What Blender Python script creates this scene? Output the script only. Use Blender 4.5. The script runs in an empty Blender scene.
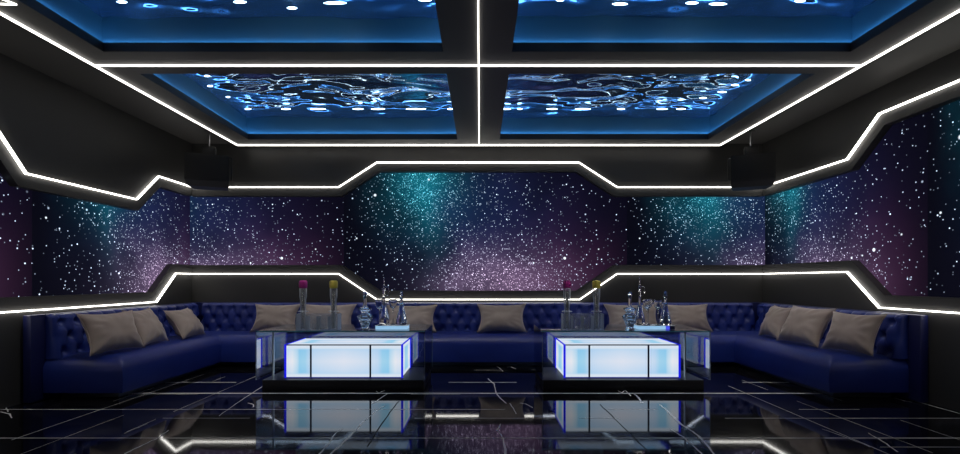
import bpy, bmesh, math, random
from mathutils import Vector, Matrix, noise
random.seed(7)
sc = bpy.context.scene
C = sc.collection
PI = math.pi
F = 480.0; H = 1.1                      # focal length in pixels, eye height

# ------------------------------------------------------------------ helpers
def obj(name, bm, mat, parent=None, smooth=None, loc=None):
    me = bpy.data.meshes.new(name)
    bm.normal_update()
    bm.to_mesh(me); bm.free()
    for m in (mat if isinstance(mat, (list, tuple)) else [mat]):
        me.materials.append(m)
    if smooth is not None:
        me.shade_smooth()
        me.set_sharp_from_angle(angle=math.radians(smooth))
    o = bpy.data.objects.new(name, me); C.objects.link(o)
    if parent: o.parent = parent
    if loc: o.location = loc
    return o

def tag(o, label=None, cat=None, group=None, kind=None):
    if label: o['label'] = label
    if cat: o['category'] = cat
    if group: o['group'] = group
    if kind: o['kind'] = kind
    return o

def empty(name, loc=(0, 0, 0), rz=0, **k):
    o = bpy.data.objects.new(name, None); C.objects.link(o)
    o.empty_display_size = .1
    o.location = loc; o.rotation_euler = (0, 0, rz)
    return tag(o, **k)

def copy_tree(o, parent=None):
    c = o.copy(); C.objects.link(c)
    if parent: c.parent = parent
    for ch in list(o.children): copy_tree(ch, c)
    return c

def box(bm, a, b, bevel=0, mi=0, seg=2):
    n0 = len(bm.faces)
    vs = [bm.verts.new((x, y, z)) for x in (a[0], b[0]) for y in (a[1], b[1]) for z in (a[2], b[2])]
    fs = []
    for q in ((0,1,3,2),(4,6,7,5),(0,4,5,1),(2,3,7,6),(0,2,6,4),(1,5,7,3)):
        f = bm.faces.new([vs[i] for i in q]); f.material_index = mi; fs.append(f)
    if bevel:
        es = list({e for f in fs for e in f.edges})
        bmesh.ops.bevel(bm, geom=es, offset=bevel, segments=seg, affect='EDGES', profile=.5)
    bmesh.ops.recalc_face_normals(bm, faces=bm.faces[:])

def nb(): return bmesh.new()

def boxo(name, a, b, mat, parent=None, bevel=0, smooth=30):
    bm = nb(); box(bm, a, b, bevel)
    return obj(name, bm, mat, parent, smooth if bevel else None)

def lathe(bm, prof, n=24, c=(0, 0, 0), facet=False):
    rings = []
    for r, z in prof:
        if r < 1e-6: rings.append([bm.verts.new((c[0], c[1], c[2]+z))])
        else: rings.append([bm.verts.new((c[0]+r*math.cos(2*PI*i/n), c[1]+r*math.sin(2*PI*i/n), c[2]+z)) for i in range(n)])
    for A, B in zip(rings, rings[1:]):
        for i in range(n):
            j = (i+1) % n
            if len(A) == 1 and len(B) == 1: continue
            if len(A) == 1: bm.faces.new((A[0], B[j], B[i]))
            elif len(B) == 1: bm.faces.new((A[i], A[j], B[0]))
            else: bm.faces.new((A[i], A[j], B[j], B[i]))
    bmesh.ops.recalc_face_normals(bm, faces=bm.faces[:])

def tube(bm, pts, r, n=8, closed=False):
    pts = [Vector(p) for p in pts]
    rings = []
    N = len(pts)
    for i, p in enumerate(pts):
        if closed: d = pts[(i+1) % N]-pts[i-1]
        else: d = pts[min(i+1, N-1)]-pts[max(i-1, 0)]
        d.normalize()
        up = Vector((0, 0, 1)) if abs(d.z) < .9 else Vector((1, 0, 0))
        a = d.cross(up).normalized(); b = d.cross(a)
        rings.append([bm.verts.new(p+a*r*math.cos(2*PI*k/n)+b*r*math.sin(2*PI*k/n)) for k in range(n)])
    m = N if closed else N-1
    for i in range(m):
        A, B = rings[i], rings[(i+1) % N]
        for k in range(n): bm.faces.new((A[k], A[(k+1) % n], B[(k+1) % n], B[k]))
    if not closed:
        bm.faces.new(rings[0]); bm.faces.new(rings[-1])
    bmesh.ops.recalc_face_normals(bm, faces=bm.faces[:])

def grid(bm, fn, nu, nv, mi=0):
    g = [[bm.verts.new(fn(i/nu, j/nv)) for j in range(nv+1)] for i in range(nu+1)]
    for i in range(nu):
        for j in range(nv):
            f = bm.faces.new((g[i][j], g[i+1][j], g[i+1][j+1], g[i][j+1])); f.material_index = mi
    return g

# ------------------------------------------------------------------ materials
def mat(name, col, rough=.5, metal=0, spec=.5, emis=None, es=1, coat=0, sheen=0, coat_rough=.1):
    m = bpy.data.materials.new(name); m.use_nodes = True
    b = m.node_tree.nodes['Principled BSDF']
    b.inputs['Base Color'].default_value = (*col, 1)
    b.inputs['Roughness'].default_value = rough
    b.inputs['Metallic'].default_value = metal
    b.inputs['Specular IOR Level'].default_value = spec
    b.inputs['Coat Weight'].default_value = coat
    b.inputs['Coat Roughness'].default_value = coat_rough
    b.inputs['Sheen Weight'].default_value = sheen
    if emis:
        b.inputs['Emission Color'].default_value = (*emis, 1)
        b.inputs['Emission Strength'].default_value = es
    return m

def N(m, t, **k):
    n = m.node_tree.nodes.new(t)
    for a, v in k.items(): setattr(n, a, v)
    return n
def L(m, a, b): m.node_tree.links.new(a, b)
def bsdf(m): return m.node_tree.nodes['Principled BSDF']

def noise_vary(m, col_a, col_b, scale=4, detail=5, rough=None, bump=0, bscale=None):
    tc = N(m, 'ShaderNodeTexCoord'); nz = N(m, 'ShaderNodeTexNoise')
    nz.inputs['Scale'].default_value = scale; nz.inputs['Detail'].default_value = detail
    L(m, tc.outputs['Object'], nz.inputs['Vector'])
    r = N(m, 'ShaderNodeValToRGB')
    r.color_ramp.elements[0].position = .3; r.color_ramp.elements[1].position = .7
    r.color_ramp.elements[0].color = (*col_a, 1); r.color_ramp.elements[1].color = (*col_b, 1)
    L(m, nz.outputs['Fac'], r.inputs['Fac']); L(m, r.outputs['Color'], bsdf(m).inputs['Base Color'])
    if rough:
        mr = N(m, 'ShaderNodeMapRange'); mr.inputs['To Min'].default_value = rough[0]; mr.inputs['To Max'].default_value = rough[1]
        L(m, nz.outputs['Fac'], mr.inputs['Value']); L(m, mr.outputs['Result'], bsdf(m).inputs['Roughness'])
    if bump:
        n2 = N(m, 'ShaderNodeTexNoise'); n2.inputs['Scale'].default_value = bscale or 60
        L(m, tc.outputs['Object'], n2.inputs['Vector'])
        bp = N(m, 'ShaderNodeBump'); bp.inputs['Strength'].default_value = bump; bp.inputs['Distance'].default_value = .01
        L(m, n2.outputs['Fac'], bp.inputs['Height']); L(m, bp.outputs['Normal'], bsdf(m).inputs['Normal'])
    return m

def emit(name, col, s):
    m = bpy.data.materials.new(name); m.use_nodes = True
    nt = m.node_tree; nt.nodes.clear()
    e = nt.nodes.new('ShaderNodeEmission'); o = nt.nodes.new('ShaderNodeOutputMaterial')
    e.inputs['Color'].default_value = (*col, 1); e.inputs['Strength'].default_value = s
    nt.links.new(e.outputs[0], o.inputs[0]); return m

def thin_glass(name, tint=(1, 1, 1), base=.06, edge=.9, blend=.3, rough=.0, frost=0):
    m = bpy.data.materials.new(name); m.use_nodes = True
    nt = m.node_tree; nt.nodes.clear()
    t = nt.nodes.new('ShaderNodeBsdfTransparent'); t.inputs['Color'].default_value = (*tint, 1)
    g = nt.nodes.new('ShaderNodeBsdfGlossy'); g.inputs['Roughness'].default_value = rough
    lw = nt.nodes.new('ShaderNodeLayerWeight'); lw.inputs['Blend'].default_value = blend
    mr = nt.nodes.new('ShaderNodeMapRange'); mr.inputs['To Min'].default_value = base; mr.inputs['To Max'].default_value = edge
    mx = nt.nodes.new('ShaderNodeMixShader'); o = nt.nodes.new('ShaderNodeOutputMaterial')
    if frost:
        d = nt.nodes.new('ShaderNodeBsdfDiffuse'); d.inputs['Color'].default_value = (.85, .92, 1, 1)
        m2 = nt.nodes.new('ShaderNodeMixShader'); m2.inputs['Fac'].default_value = frost
        nt.links.new(g.outputs[0], m2.inputs[1]); nt.links.new(d.outputs[0], m2.inputs[2]); g = m2
    nt.links.new(lw.outputs['Facing'], mr.inputs['Value']); nt.links.new(mr.outputs['Result'], mx.inputs['Fac'])
    nt.links.new(t.outputs[0], mx.inputs[1]); nt.links.new(g.outputs[0], mx.inputs[2]); nt.links.new(mx.outputs[0], o.inputs[0])
    return m

M = {}
M['fascia'] = noise_vary(mat('fascia_paint', (.05, .05, .048), .5), (.032, .0315, .0305), (.042, .041, .0395), 1.5, 3, rough=(.42, .6))
M['ceil'] = noise_vary(mat('ceiling_paint', (.05, .05, .048), .55), (.036, .0345, .033), (.046, .044, .042), 1.2, 3, rough=(.45, .6))
M['coffer'] = mat('blue_coffer_lacquer', (.10, .28, .40), .45)
M['led'] = emit('warm_white_led', (1, .96, .89), 6.2)
M['led_c'] = emit('ceiling_white_led', (1, .96, .89), 5.6)
M['led_blue'] = emit('blue_cove_led', (.20, .50, 1), 9.0)
M['glint'] = emit('icy_blue_glint', (.55, .8, 1), 9.0)
M['leather'] = noise_vary(mat('navy_leather', (.02, .03, .3), .36, spec=.5), (.013, .027, .20), (.016, .036, .25), 3, 4, rough=(.3, .42), bump=.12, bscale=140)
M['shell'] = mat('dark_navy_leather', (.006, .010, .085), .45)
M['taupe'] = noise_vary(mat('taupe_satin', (.2, .16, .14), .5, sheen=.3), (.37, .30, .265), (.42, .345, .305), 9, 3, bump=.10, bscale=14)
M['pipe'] = mat('taupe_piping', (.4, .33, .3), .45)
M['plinth'] = mat('black_plinth', (.012, .012, .016), .4)
M['kick'] = mat('dark_steel_kick', (.10, .11, .14), .42, metal=.6)
M['black'] = mat('speaker_black', (.012, .012, .012), .5)
M['grille'] = mat('speaker_cloth', (.02, .02, .02), .75)
M['steel'] = mat('bracket_steel', (.25, .25, .26), .35, metal=1)
M['ripple'] = mat('ripple_steel', (.24, .42, .68), .05, metal=.78)
M['case'] = thin_glass('case_glass', (.78, .86, 1), .16, .9, .5)
M['case_back'] = thin_glass('case_back_glass', (.85, .90, 1), .14, .6, .35)
M['teal_edge'] = mat('teal_glass_edge', (.10, .32, .45), .25)
M['violet'] = emit('violet_under_light', (.03, .03, .30), .6)
M['top'] = thin_glass('table_top_glass', (.72, .85, 1), .06, .75, .35)
M['glass'] = mat('crystal_glass', (.96, .98, 1), .02); bsdf(M['glass']).inputs['Transmission Weight'].default_value = 1; bsdf(M['glass']).inputs['IOR'].default_value = 1.5
M['acryl'] = thin_glass('clear_acrylic', (.97, .98, 1), .12, 1.0, .55, .15, .85)
M['edge'] = mat('polished_glass_edge', (.6, .72, .85), .15, metal=.6)
M['frame_blue'] = emit('blue_edge_light', (.012, .015, .85), .85)
M['frame'] = mat('box_frame', (.02, .03, .10), .3, metal=.4)
M['magenta'] = mat('magenta_cap', (.62, .04, .36), .35)
M['yellow'] = mat('yellow_cap', (.85, .72, .12), .35)
M['streak_core'] = mat('bottle_core', (.62, .64, .58), .22, metal=.9)
M['tray_lit'] = emit('lit_acrylic_base', (.38, .68, 1), .75)
M['tray_violet'] = emit('violet_blue_light', (.08, .10, .9), .9)

# light box diffuser: white light with an icy blue inner border
def diffuser(name, hx, hz, horiz):
    m = bpy.data.materials.new(name); m.use_nodes = True
    nt = m.node_tree; nt.nodes.clear()
    n = lambda t, **k: [setattr(x, a, v) for x in [nt.nodes.new(t)] for a, v in k.items()] and None or nt.nodes[-1]
    def mk(t, op=None):
        x = nt.nodes.new(t)
        if op: x.operation = op
        return x
    tc = mk('ShaderNodeTexCoord'); sp = mk('ShaderNodeSeparateXYZ'); nt.links.new(tc.outputs['Object'], sp.inputs[0])
    ax = mk('ShaderNodeMath', 'ABSOLUTE'); nt.links.new(sp.outputs[horiz[0]], ax.inputs[0])
    az = mk('ShaderNodeMath', 'ABSOLUTE'); nt.links.new(sp.outputs[horiz[1]], az.inputs[0])
    ex = mk('ShaderNodeMath', 'SUBTRACT'); ex.inputs[0].default_value = hx; nt.links.new(ax.outputs[0], ex.inputs[1])
    ez = mk('ShaderNodeMath', 'SUBTRACT'); ez.inputs[0].default_value = hz; nt.links.new(az.outputs[0], ez.inputs[1])
    def ramp(src, stops):
        r = mk('ShaderNodeValToRGB'); e = r.color_ramp.elements
        e[0].position = stops[0][0]; e[0].color = (*stops[0][1], 1)
        e[1].position = stops[-1][0]; e[1].color = (*stops[-1][1], 1)
        for p, c in stops[1:-1]:
            q = e.new(p); q.color = (*c, 1)
        nt.links.new(src, r.inputs['Fac']); return r
    rx = ramp(ex.outputs[0], [(0, (.80, .86, 1)), (.07, (.90, .93, 1)), (.12, (.62, .83, .98)), (.14, (.38, .72, .96)), (.20, (.42, .74, .96)), (.25, (.64, .80, 1)), (.35, (.72, .84, 1)), (.6, (.83, .88, 1))])
    rz = ramp(ez.outputs[0], [(0, (.95, .97, 1)), (.03, (1, 1, 1)), (.045, (.74, .90, 1)), (.07, (.82, .93, 1)), (.16, (1, 1, 1))])
    mr = mk('ShaderNodeMapRange'); mr.interpolation_type = 'SMOOTHSTEP'
    mr.inputs['From Min'].default_value = .025; mr.inputs['From Max'].default_value = .06
    nt.links.new(ez.outputs[0], mr.inputs['Value'])
    m0 = mk('ShaderNodeMix'); m0.data_type = 'RGBA'; m0.inputs[6].default_value = (.78, .88, 1, 1)
    nt.links.new(mr.outputs['Result'], m0.inputs[0]); nt.links.new(rx.outputs[0], m0.inputs[7])
    mx = mk('ShaderNodeMix'); mx.data_type = 'RGBA'; mx.blend_type = 'MULTIPLY'; mx.inputs[0].default_value = 1
    nt.links.new(m0.outputs[2], mx.inputs[6]); nt.links.new(rz.outputs[0], mx.inputs[7])
    em = mk('ShaderNodeEmission'); em.inputs['Strength'].default_value = .86
    o = mk('ShaderNodeOutputMaterial')
    nt.links.new(mx.outputs[2], em.inputs['Color']); nt.links.new(em.outputs[0], o.inputs[0])
    return m

# star-lit wall covering (backlit): u runs along the wall, v up
def star_mat(name, axis, origin, width, sign, seed):
    m = bpy.data.materials.new(name); m.use_nodes = True
    nt = m.node_tree; nt.nodes.clear()
    def mk(t, op=None):
        x = nt.nodes.new(t)
        if op: x.operation = op
        return x
    def ma(op, a, b=None, c=None):
        x = mk('ShaderNodeMath', op)
        for i, v in enumerate((a, b, c)):
            if v is None: continue
            if isinstance(v, (int, float)): x.inputs[i].default_value = v
            else: nt.links.new(v, x.inputs[i])
        return x.outputs[0]
    tc = mk('ShaderNodeTexCoord'); sp = mk('ShaderNodeSeparateXYZ'); nt.links.new(tc.outputs['Object'], sp.inputs[0])
    s = sp.outputs[axis]; z = sp.outputs[2]
    s0 = ma('MULTIPLY', ma('SUBTRACT', s, origin), sign)
    u = ma('FRACT', ma('DIVIDE', s0, width))
    v = ma('DIVIDE', ma('SUBTRACT', z, .94), 1.72)
    # soft warping
    nz = mk('ShaderNodeTexNoise'); nz.inputs['Scale'].default_value = 1.6; nz.inputs['Detail'].default_value = 5
    nt.links.new(tc.outputs['Object'], nz.inputs['Vector'])
    w = ma('SUBTRACT', nz.outputs['Fac'], .5)
    uw = ma('ADD', u, ma('MULTIPLY', w, .16)); vw = ma('ADD', v, ma('MULTIPLY', w, -.2))
    def gauss(cu, cv, ru, rv):
        a = ma('POWER', ma('ABSOLUTE', ma('DIVIDE', ma('SUBTRACT', uw, cu), ru)), 2)
        b = ma('POWER', ma('ABSOLUTE', ma('DIVIDE', ma('SUBTRACT', vw, cv), rv)), 2)
        return ma('EXPONENT', ma('MULTIPLY', ma('ADD', a, b), -1))
    g = [(gauss(.27, .92, .13, .34), (.0, .10, .135)), (gauss(.30, .85, .05, .45), (.0, .06, .07)),
         (gauss(.45, .60, .22, .55), (.005, .014, .055)), (gauss(.56, .06, .20, .26), (.15, .095, .165)),
         (gauss(.78, .08, .17, .35), (.038, .008, .026)), (gauss(.70, .5, .22, .5), (.006, .004, .02))]
    edge = ma('MULTIPLY', ma('MINIMUM', ma('MULTIPLY', u, 14), 1), 1)
    acc = None
    def cmul(fac, col):
        x = mk('ShaderNodeVectorMath', 'SCALE'); x.inputs[0].default_value = col
        nt.links.new(fac, x.inputs['Scale']); return x.outputs[0]
    def cadd(a, b):
        if a is None: return b
        x = mk('ShaderNodeVectorMath', 'ADD'); nt.links.new(a, x.inputs[0]); nt.links.new(b, x.inputs[1]); return x.outputs[0]
    cl = ma('ADD', .1, ma('MULTIPLY', nz.outputs['Fac'], 1.4))
    for f, c in g: acc = cadd(acc, cmul(ma('MULTIPLY', f, ma('MULTIPLY', cl, edge)), c))
    b0 = mk('ShaderNodeVectorMath', 'ADD'); nt.links.new(acc, b0.inputs[0]); b0.inputs[1].default_value = (.0022, .0022, .006)
    acc = b0.outputs[0]
    dens = ma('MULTIPLY', ma('ADD', ma('ADD', ma('MULTIPLY', g[0][0], .9), ma('MULTIPLY', g[3][0], .95)), ma('MULTIPLY', g[2][0], .12)), ma('ADD', .25, ma('MULTIPLY', nz.outputs['Fac'], 1.5)))
    cv = mk('ShaderNodeCombineXYZ'); nt.links.new(s0, cv.inputs[0]); nt.links.new(z, cv.inputs[1])
    for k, (scale, rad, base, gain, amp) in enumerate(((62, .0070, .01, .45, 2.1), (34, .0078, .03, .28, 2.6), (14, .0092, .11, .16, 3.2), (4.5, .014, .06, .08, 2.6))):
        vo = mk('ShaderNodeTexVoronoi'); vo.voronoi_dimensions = '2D'; vo.feature = 'F1'
        of = mk('ShaderNodeVectorMath', 'ADD'); nt.links.new(cv.outputs[0], of.inputs[0]); of.inputs[1].default_value = (seed*3.1+k, seed+k*2.3, 0)
        nt.links.new(of.outputs[0], vo.inputs['Vector']); vo.inputs['Scale'].default_value = scale
        sc_ = mk('ShaderNodeSeparateColor'); nt.links.new(vo.outputs['Color'], sc_.inputs[0])
        th = ma('ADD', base, ma('MULTIPLY', dens, gain))
        on = ma('LESS_THAN', sc_.outputs[0], th)
        d = ma('DIVIDE', vo.outputs['Distance'], rad*scale)
        prof = ma('MAXIMUM', ma('SUBTRACT', 1, d), 0)
        br = ma('ADD', .10, ma('MULTIPLY', ma('POWER', sc_.outputs[1], 3.0), 1.3))
        val = ma('MULTIPLY', ma('MULTIPLY', ma('MULTIPLY', prof, on), br), amp)
        mx = mk('ShaderNodeMix'); mx.data_type = 'RGBA'
        mx.inputs[7].default_value = (.14, .80, .98, 1)
        mp = mk('ShaderNodeMix'); mp.data_type = 'RGBA'; mp.inputs[6].default_value = (.62, .76, 1, 1); mp.inputs[7].default_value = (.95, .68, 1, 1)
        nt.links.new(ma('MINIMUM', g[3][0], 1), mp.inputs[0]); nt.links.new(mp.outputs[2], mx.inputs[6])
        tf = ma('MINIMUM', ma('MULTIPLY', g[0][0], 1.2), .85); nt.links.new(tf, mx.inputs[0])
        x = mk('ShaderNodeVectorMath', 'SCALE'); nt.links.new(mx.outputs[2], x.inputs[0]); nt.links.new(val, x.inputs['Scale'])
        acc = cadd(acc, x.outputs[0])
    # a few named bright stars
    for (cu, cvv, r, a) in ((.78, .275, .022, 2.2), (.67, .235, .015, 1.6), (.725, .245, .013, 1.2), (.11, .80, .024, 1.5), (.045, .44, .014, 1.4), (.90, .35, .014, 1.0), (.30, .93, .018, 1.2)):
        du = ma('MULTIPLY', ma('SUBTRACT', u, cu), width); dv = ma('MULTIPLY', ma('SUBTRACT', v, cvv), 1.72)
        dd = ma('DIVIDE', ma('SQRT', ma('ADD', ma('MULTIPLY', du, du), ma('MULTIPLY', dv, dv))), r)
        acc = cadd(acc, cmul(ma('MULTIPLY', ma('MAXIMUM', ma('SUBTRACT', 1, dd), 0), a*1.4), (.8, .9, 1)))
    em = mk('ShaderNodeEmission'); nt.links.new(acc, em.inputs['Color']); em.inputs['Strength'].default_value = 1.0
    gl = mk('ShaderNodeBsdfPrincipled'); gl.inputs['Base Color'].default_value = (.004, .004, .007, 1); gl.inputs['Roughness'].default_value = .8; gl.inputs['Specular IOR Level'].default_value = .05
    ad = mk('ShaderNodeAddShader'); o = mk('ShaderNodeOutputMaterial')
    nt.links.new(em.outputs[0], ad.inputs[0]); nt.links.new(gl.outputs[0], ad.inputs[1]); nt.links.new(ad.outputs[0], o.inputs[0])
    return m

# ------------------------------------------------------------------ room shell
XL, XR, YB, YF = -4.157, 4.085, 6.88, -1.6          # star-covered wall planes
FXL, FXR, FYB = -4.08, 4.005, 6.80                   # faces of the grey fascia boards
ZC, ZF = 3.03, 2.96                                  # perimeter ceiling / dropped frame

def wall(name, a, b, m):
    return tag(boxo(name, a, b, m), kind='structure')
wall('wall_back', (XL-.15, YB, 0), (XR+.15, YB+.15, 3.5), star_mat('star_back', 0, -1.95, 4.056, 1, 1))
wall('wall_left', (XL-.15, YF, 0), (XL, YB, 3.5), star_mat('star_left', 1, 4.454, 3.2, 1, 5))
wall('wall_right', (XR, YF, 0), (XR+.15, YB, 3.5), star_mat('star_right', 1, 7.1, 2.72, -1, 9))
wall('wall_front', (XL-.15, YF-.15, 0), (XR+.15, YF, 3.5), M['fascia'])

# grey fascia boards with stepped edges; polylines are the LED line, board edge offset by .125
OFF = .125
def offset_poly(pts, d):
    """shift each segment of a polyline by d (positive = up) and re-intersect"""
    segs = []
    for (x0, y0), (x1, y1) in zip(pts, pts[1:]):
        dx, dy = x1-x0, y1-y0; l = math.hypot(dx, dy); nx, ny = -dy/l, dx/l
        if ny < 0: nx, ny = -nx, -ny
        segs.append(((x0+nx*d, y0+ny*d), (x1+nx*d, y1+ny*d)))
    out = [segs[0][0]]
    for (a, b), (c, e) in zip(segs, segs[1:]):
        x1, y1, x2, y2, x3, y3, x4, y4 = *a, *b, *c, *e
        den = (x1-x2)*(y3-y4)-(y1-y2)*(x3-x4)
        px = ((x1*y2-y1*x2)*(x3-x4)-(x1-x2)*(x3*y4-y3*x4))/den
        py = ((x1*y2-y1*x2)*(y3-y4)-(y1-y2)*(x3*y4-y3*x4))/den
        out.append((px, py))
    out.append(segs[-1][1])
    return out

def fascia(name, line, up, to3, depth):
    edge = offset_poly(line, -OFF if up else OFF)
    edge[0] = (line[0][0], edge[0][1]); edge[-1] = (line[-1][0], edge[-1][1])
    zt = ZC if up else 0.0
    bm = nb()
    front, back, fz, bz = [], [], [], []
    for s, z in edge:
        front.append(bm.verts.new(to3(s, z, 0))); back.append(bm.verts.new(to3(s, z, depth)))
        fz.append(bm.verts.new(to3(s, zt, 0))); bz.append(bm.verts.new(to3(s, zt, depth)))
    for i in range(len(edge)-1):
        bm.faces.new((front[i], front[i+1], fz[i+1], fz[i]))
        bm.faces.new((back[i], back[i+1], bz[i+1], bz[i]))
        bm.faces.new((front[i], front[i+1], back[i+1], back[i]))
        bm.faces.new((fz[i], fz[i+1], bz[i+1], bz[i]))
    for e in (0, -1): bm.faces.new((front[e], back[e], bz[e], fz[e]))
    bmesh.ops.recalc_face_normals(bm, faces=bm.faces[:])
    return tag(obj(name, bm, M['fascia']), kind='structure')

def strip(line, to3, w, proud, label, group, m, name='mounted_light_strip'):
    a = offset_poly(line, w/2); b = offset_poly(line, -w/2)
    a[0] = (line[0][0], a[0][1]); a[-1] = (line[-1][0], a[-1][1]); b[0] = (line[0][0], b[0][1]); b[-1] = (line[-1][0], b[-1][1])
    bm = nb(); R = []
    for (p, q) in zip(a, b):
        R.append([bm.verts.new(to3(p[0], p[1], .0)), bm.verts.new(to3(p[0], p[1], -proud)), bm.verts.new(to3(q[0], q[1], -proud)), bm.verts.new(to3(q[0], q[1], .0))])
    for A, B in zip(R, R[1:]):
        for k in range(4): bm.faces.new((A[k], A[(k+1) % 4], B[(k+1) % 4], B[k]))
    bm.faces.new(R[0]); bm.faces.new(R[-1])
    bmesh.ops.recalc_face_normals(bm, faces=bm.faces[:])
    return tag(obj(name, bm, m), label=label, cat='light strip', group=group, kind='thing')

toB = lambda s, z, d: (s, FYB+d, z)
toL = lambda s, z, d: (FXL-d, s, z)
toR = lambda s, z, d: (FXR+d, s, z)
ZL, ZH = 2.413, 2.762        # upper line: low and high level
ZB, ZM = .824, 1.188         # lower line
upB = [(FXL, ZL), (-2.00, ZL), (-1.46, ZH), (1.40, ZH), (1.94, ZL), (FXR, ZL)]
loB = [(FXL, ZM), (-2.00, ZM), (-1.46, ZB), (1.41, ZB), (1.94, ZM), (FXR, ZM)]
upL = [(YF, ZH), (1.2, ZH), (1.6, 2.06), (2.6, 2.06), (3.1, ZH), (3.72, ZH), (4.30, 2.055), (5.685, 2.055), (6.08, ZL), (FYB, ZL)]
loL = [(YF, ZB), (6.03, ZB), (6.42, ZM), (FYB, ZM)]
upR = [(YF, ZH), (4.80, ZH), (5.22, ZL), (FYB, ZL)]
loR = [(YF, ZB), (4.80, ZB), (5.22, ZM), (FYB, ZM)]
D_B, D_L, D_R = YB-FYB, FXL-XL, XR-FXR
fascia('trim_1', upB, True, toB, D_B); fascia('trim_2', loB, False, toB, D_B)
fascia('trim_3', upL, True, toL, D_L); fascia('trim_4', loL, False, toL, D_L)
fascia('trim_5', upR, True, toR, D_R); fascia('trim_6', loR, False, toR, D_R)
WS, PR = .011, .024
G1 = 'white light lines along the edges of the wall boards'
strip(upB, toB, WS, PR, 'white light line above the back star wall, stepping up in the middle', G1, M['led'])
strip(loB, toB, WS, PR, 'white light line just above the back sofa, dipping in the middle', G1, M['led'])
strip(upL[:-1]+[(FYB-PR-.002, upL[-1][1])], toL, WS, PR, 'white light line zigzagging over the star mural on the wall at left', G1, M['led'])
strip(loL[:-1]+[(FYB-PR-.002, loL[-1][1])], toL, WS, PR, 'white light line under the star mural on the wall at left, above three pillows', G1, M['led'])
strip(upR[:-1]+[(FYB-PR-.002, upR[-1][1])], toR, WS, PR, 'white light line stepping up over the star mural on the wall at right', G1, M['led'])
strip(loR[:-1]+[(FYB-PR-.002, loR[-1][1])], toR, WS, PR, 'white light line under the star mural on the wall at right, bent near pillows', G1, M['led'])

# ------------------------------------------------------------------ ceiling
LX0, LX1 = -3.07, -.30
RX0, RX1 = .26, 3.02
BY0, BY1 = 4.33, 6.35
FY0, FY1 = 1.60, 3.91
LIP, ZP = 3.035, 3.262
SX0, SX1, SY, CY = -3.335, 3.30, 6.60, 4.155
coffers = [(LX0, LX1, BY0, BY1), (RX0, RX1, BY0, BY1), (LX0, LX1, FY0, FY1), (RX0, RX1, FY0, FY1)]
bm = nb()
xs = [SX0-.03, LX0, LX1, RX0, RX1, SX1+.03]; ys = [-.6, FY0, FY1, BY0, BY1, SY+.03]
hole = {(1, 1), (3, 1), (1, 3), (3, 3)}
# frame solid (grid cells except holes)
def cell(i, j): return 0 <= i < 5 and 0 <= j < 5 and (i, j) not in hole
for i in range(5):
    for j in range(5):
        if not cell(i, j): continue
        x0, x1, y0, y1 = xs[i], xs[i+1], ys[j], ys[j+1]
        for z in (ZF, LIP):
            bm.faces.new([bm.verts.new(p) for p in ((x0, y0, z), (x1, y0, z), (x1, y1, z), (x0, y1, z))])
        for (a, b, ni, nj) in (((x0, y0), (x1, y0), i, j-1), ((x0, y1), (x1, y1), i, j+1), ((x0, y0), (x0, y1), i-1, j), ((x1, y0), (x1, y1), i+1, j)):
            if not cell(ni, nj):
                bm.faces.new([bm.verts.new(p) for p in ((*a, ZF), (*b, ZF), (*b, LIP), (*a, LIP))])
# perimeter ceiling ring, above the frame
for a, b in (((XL, YF, ZC), (SX0+.2, YB, ZC+.05)), ((SX1-.2, YF, ZC), (XR, YB, ZC+.05)), ((SX0, SY-.1, ZC), (SX1, YB, ZC+.05)), ((SX0, YF, ZC), (SX1, .0, ZC+.05))):
    box(bm, a, b)
box(bm, (XL-.15, YF-.15, 3.45), (XR+.15, YB+.15, 3.55))
bmesh.ops.remove_doubles(bm, verts=bm.verts[:], dist=1e-5)
bmesh.ops.recalc_face_normals(bm, faces=bm.faces[:])
tag(obj('ceiling', bm, M['ceil']), kind='structure')

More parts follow.
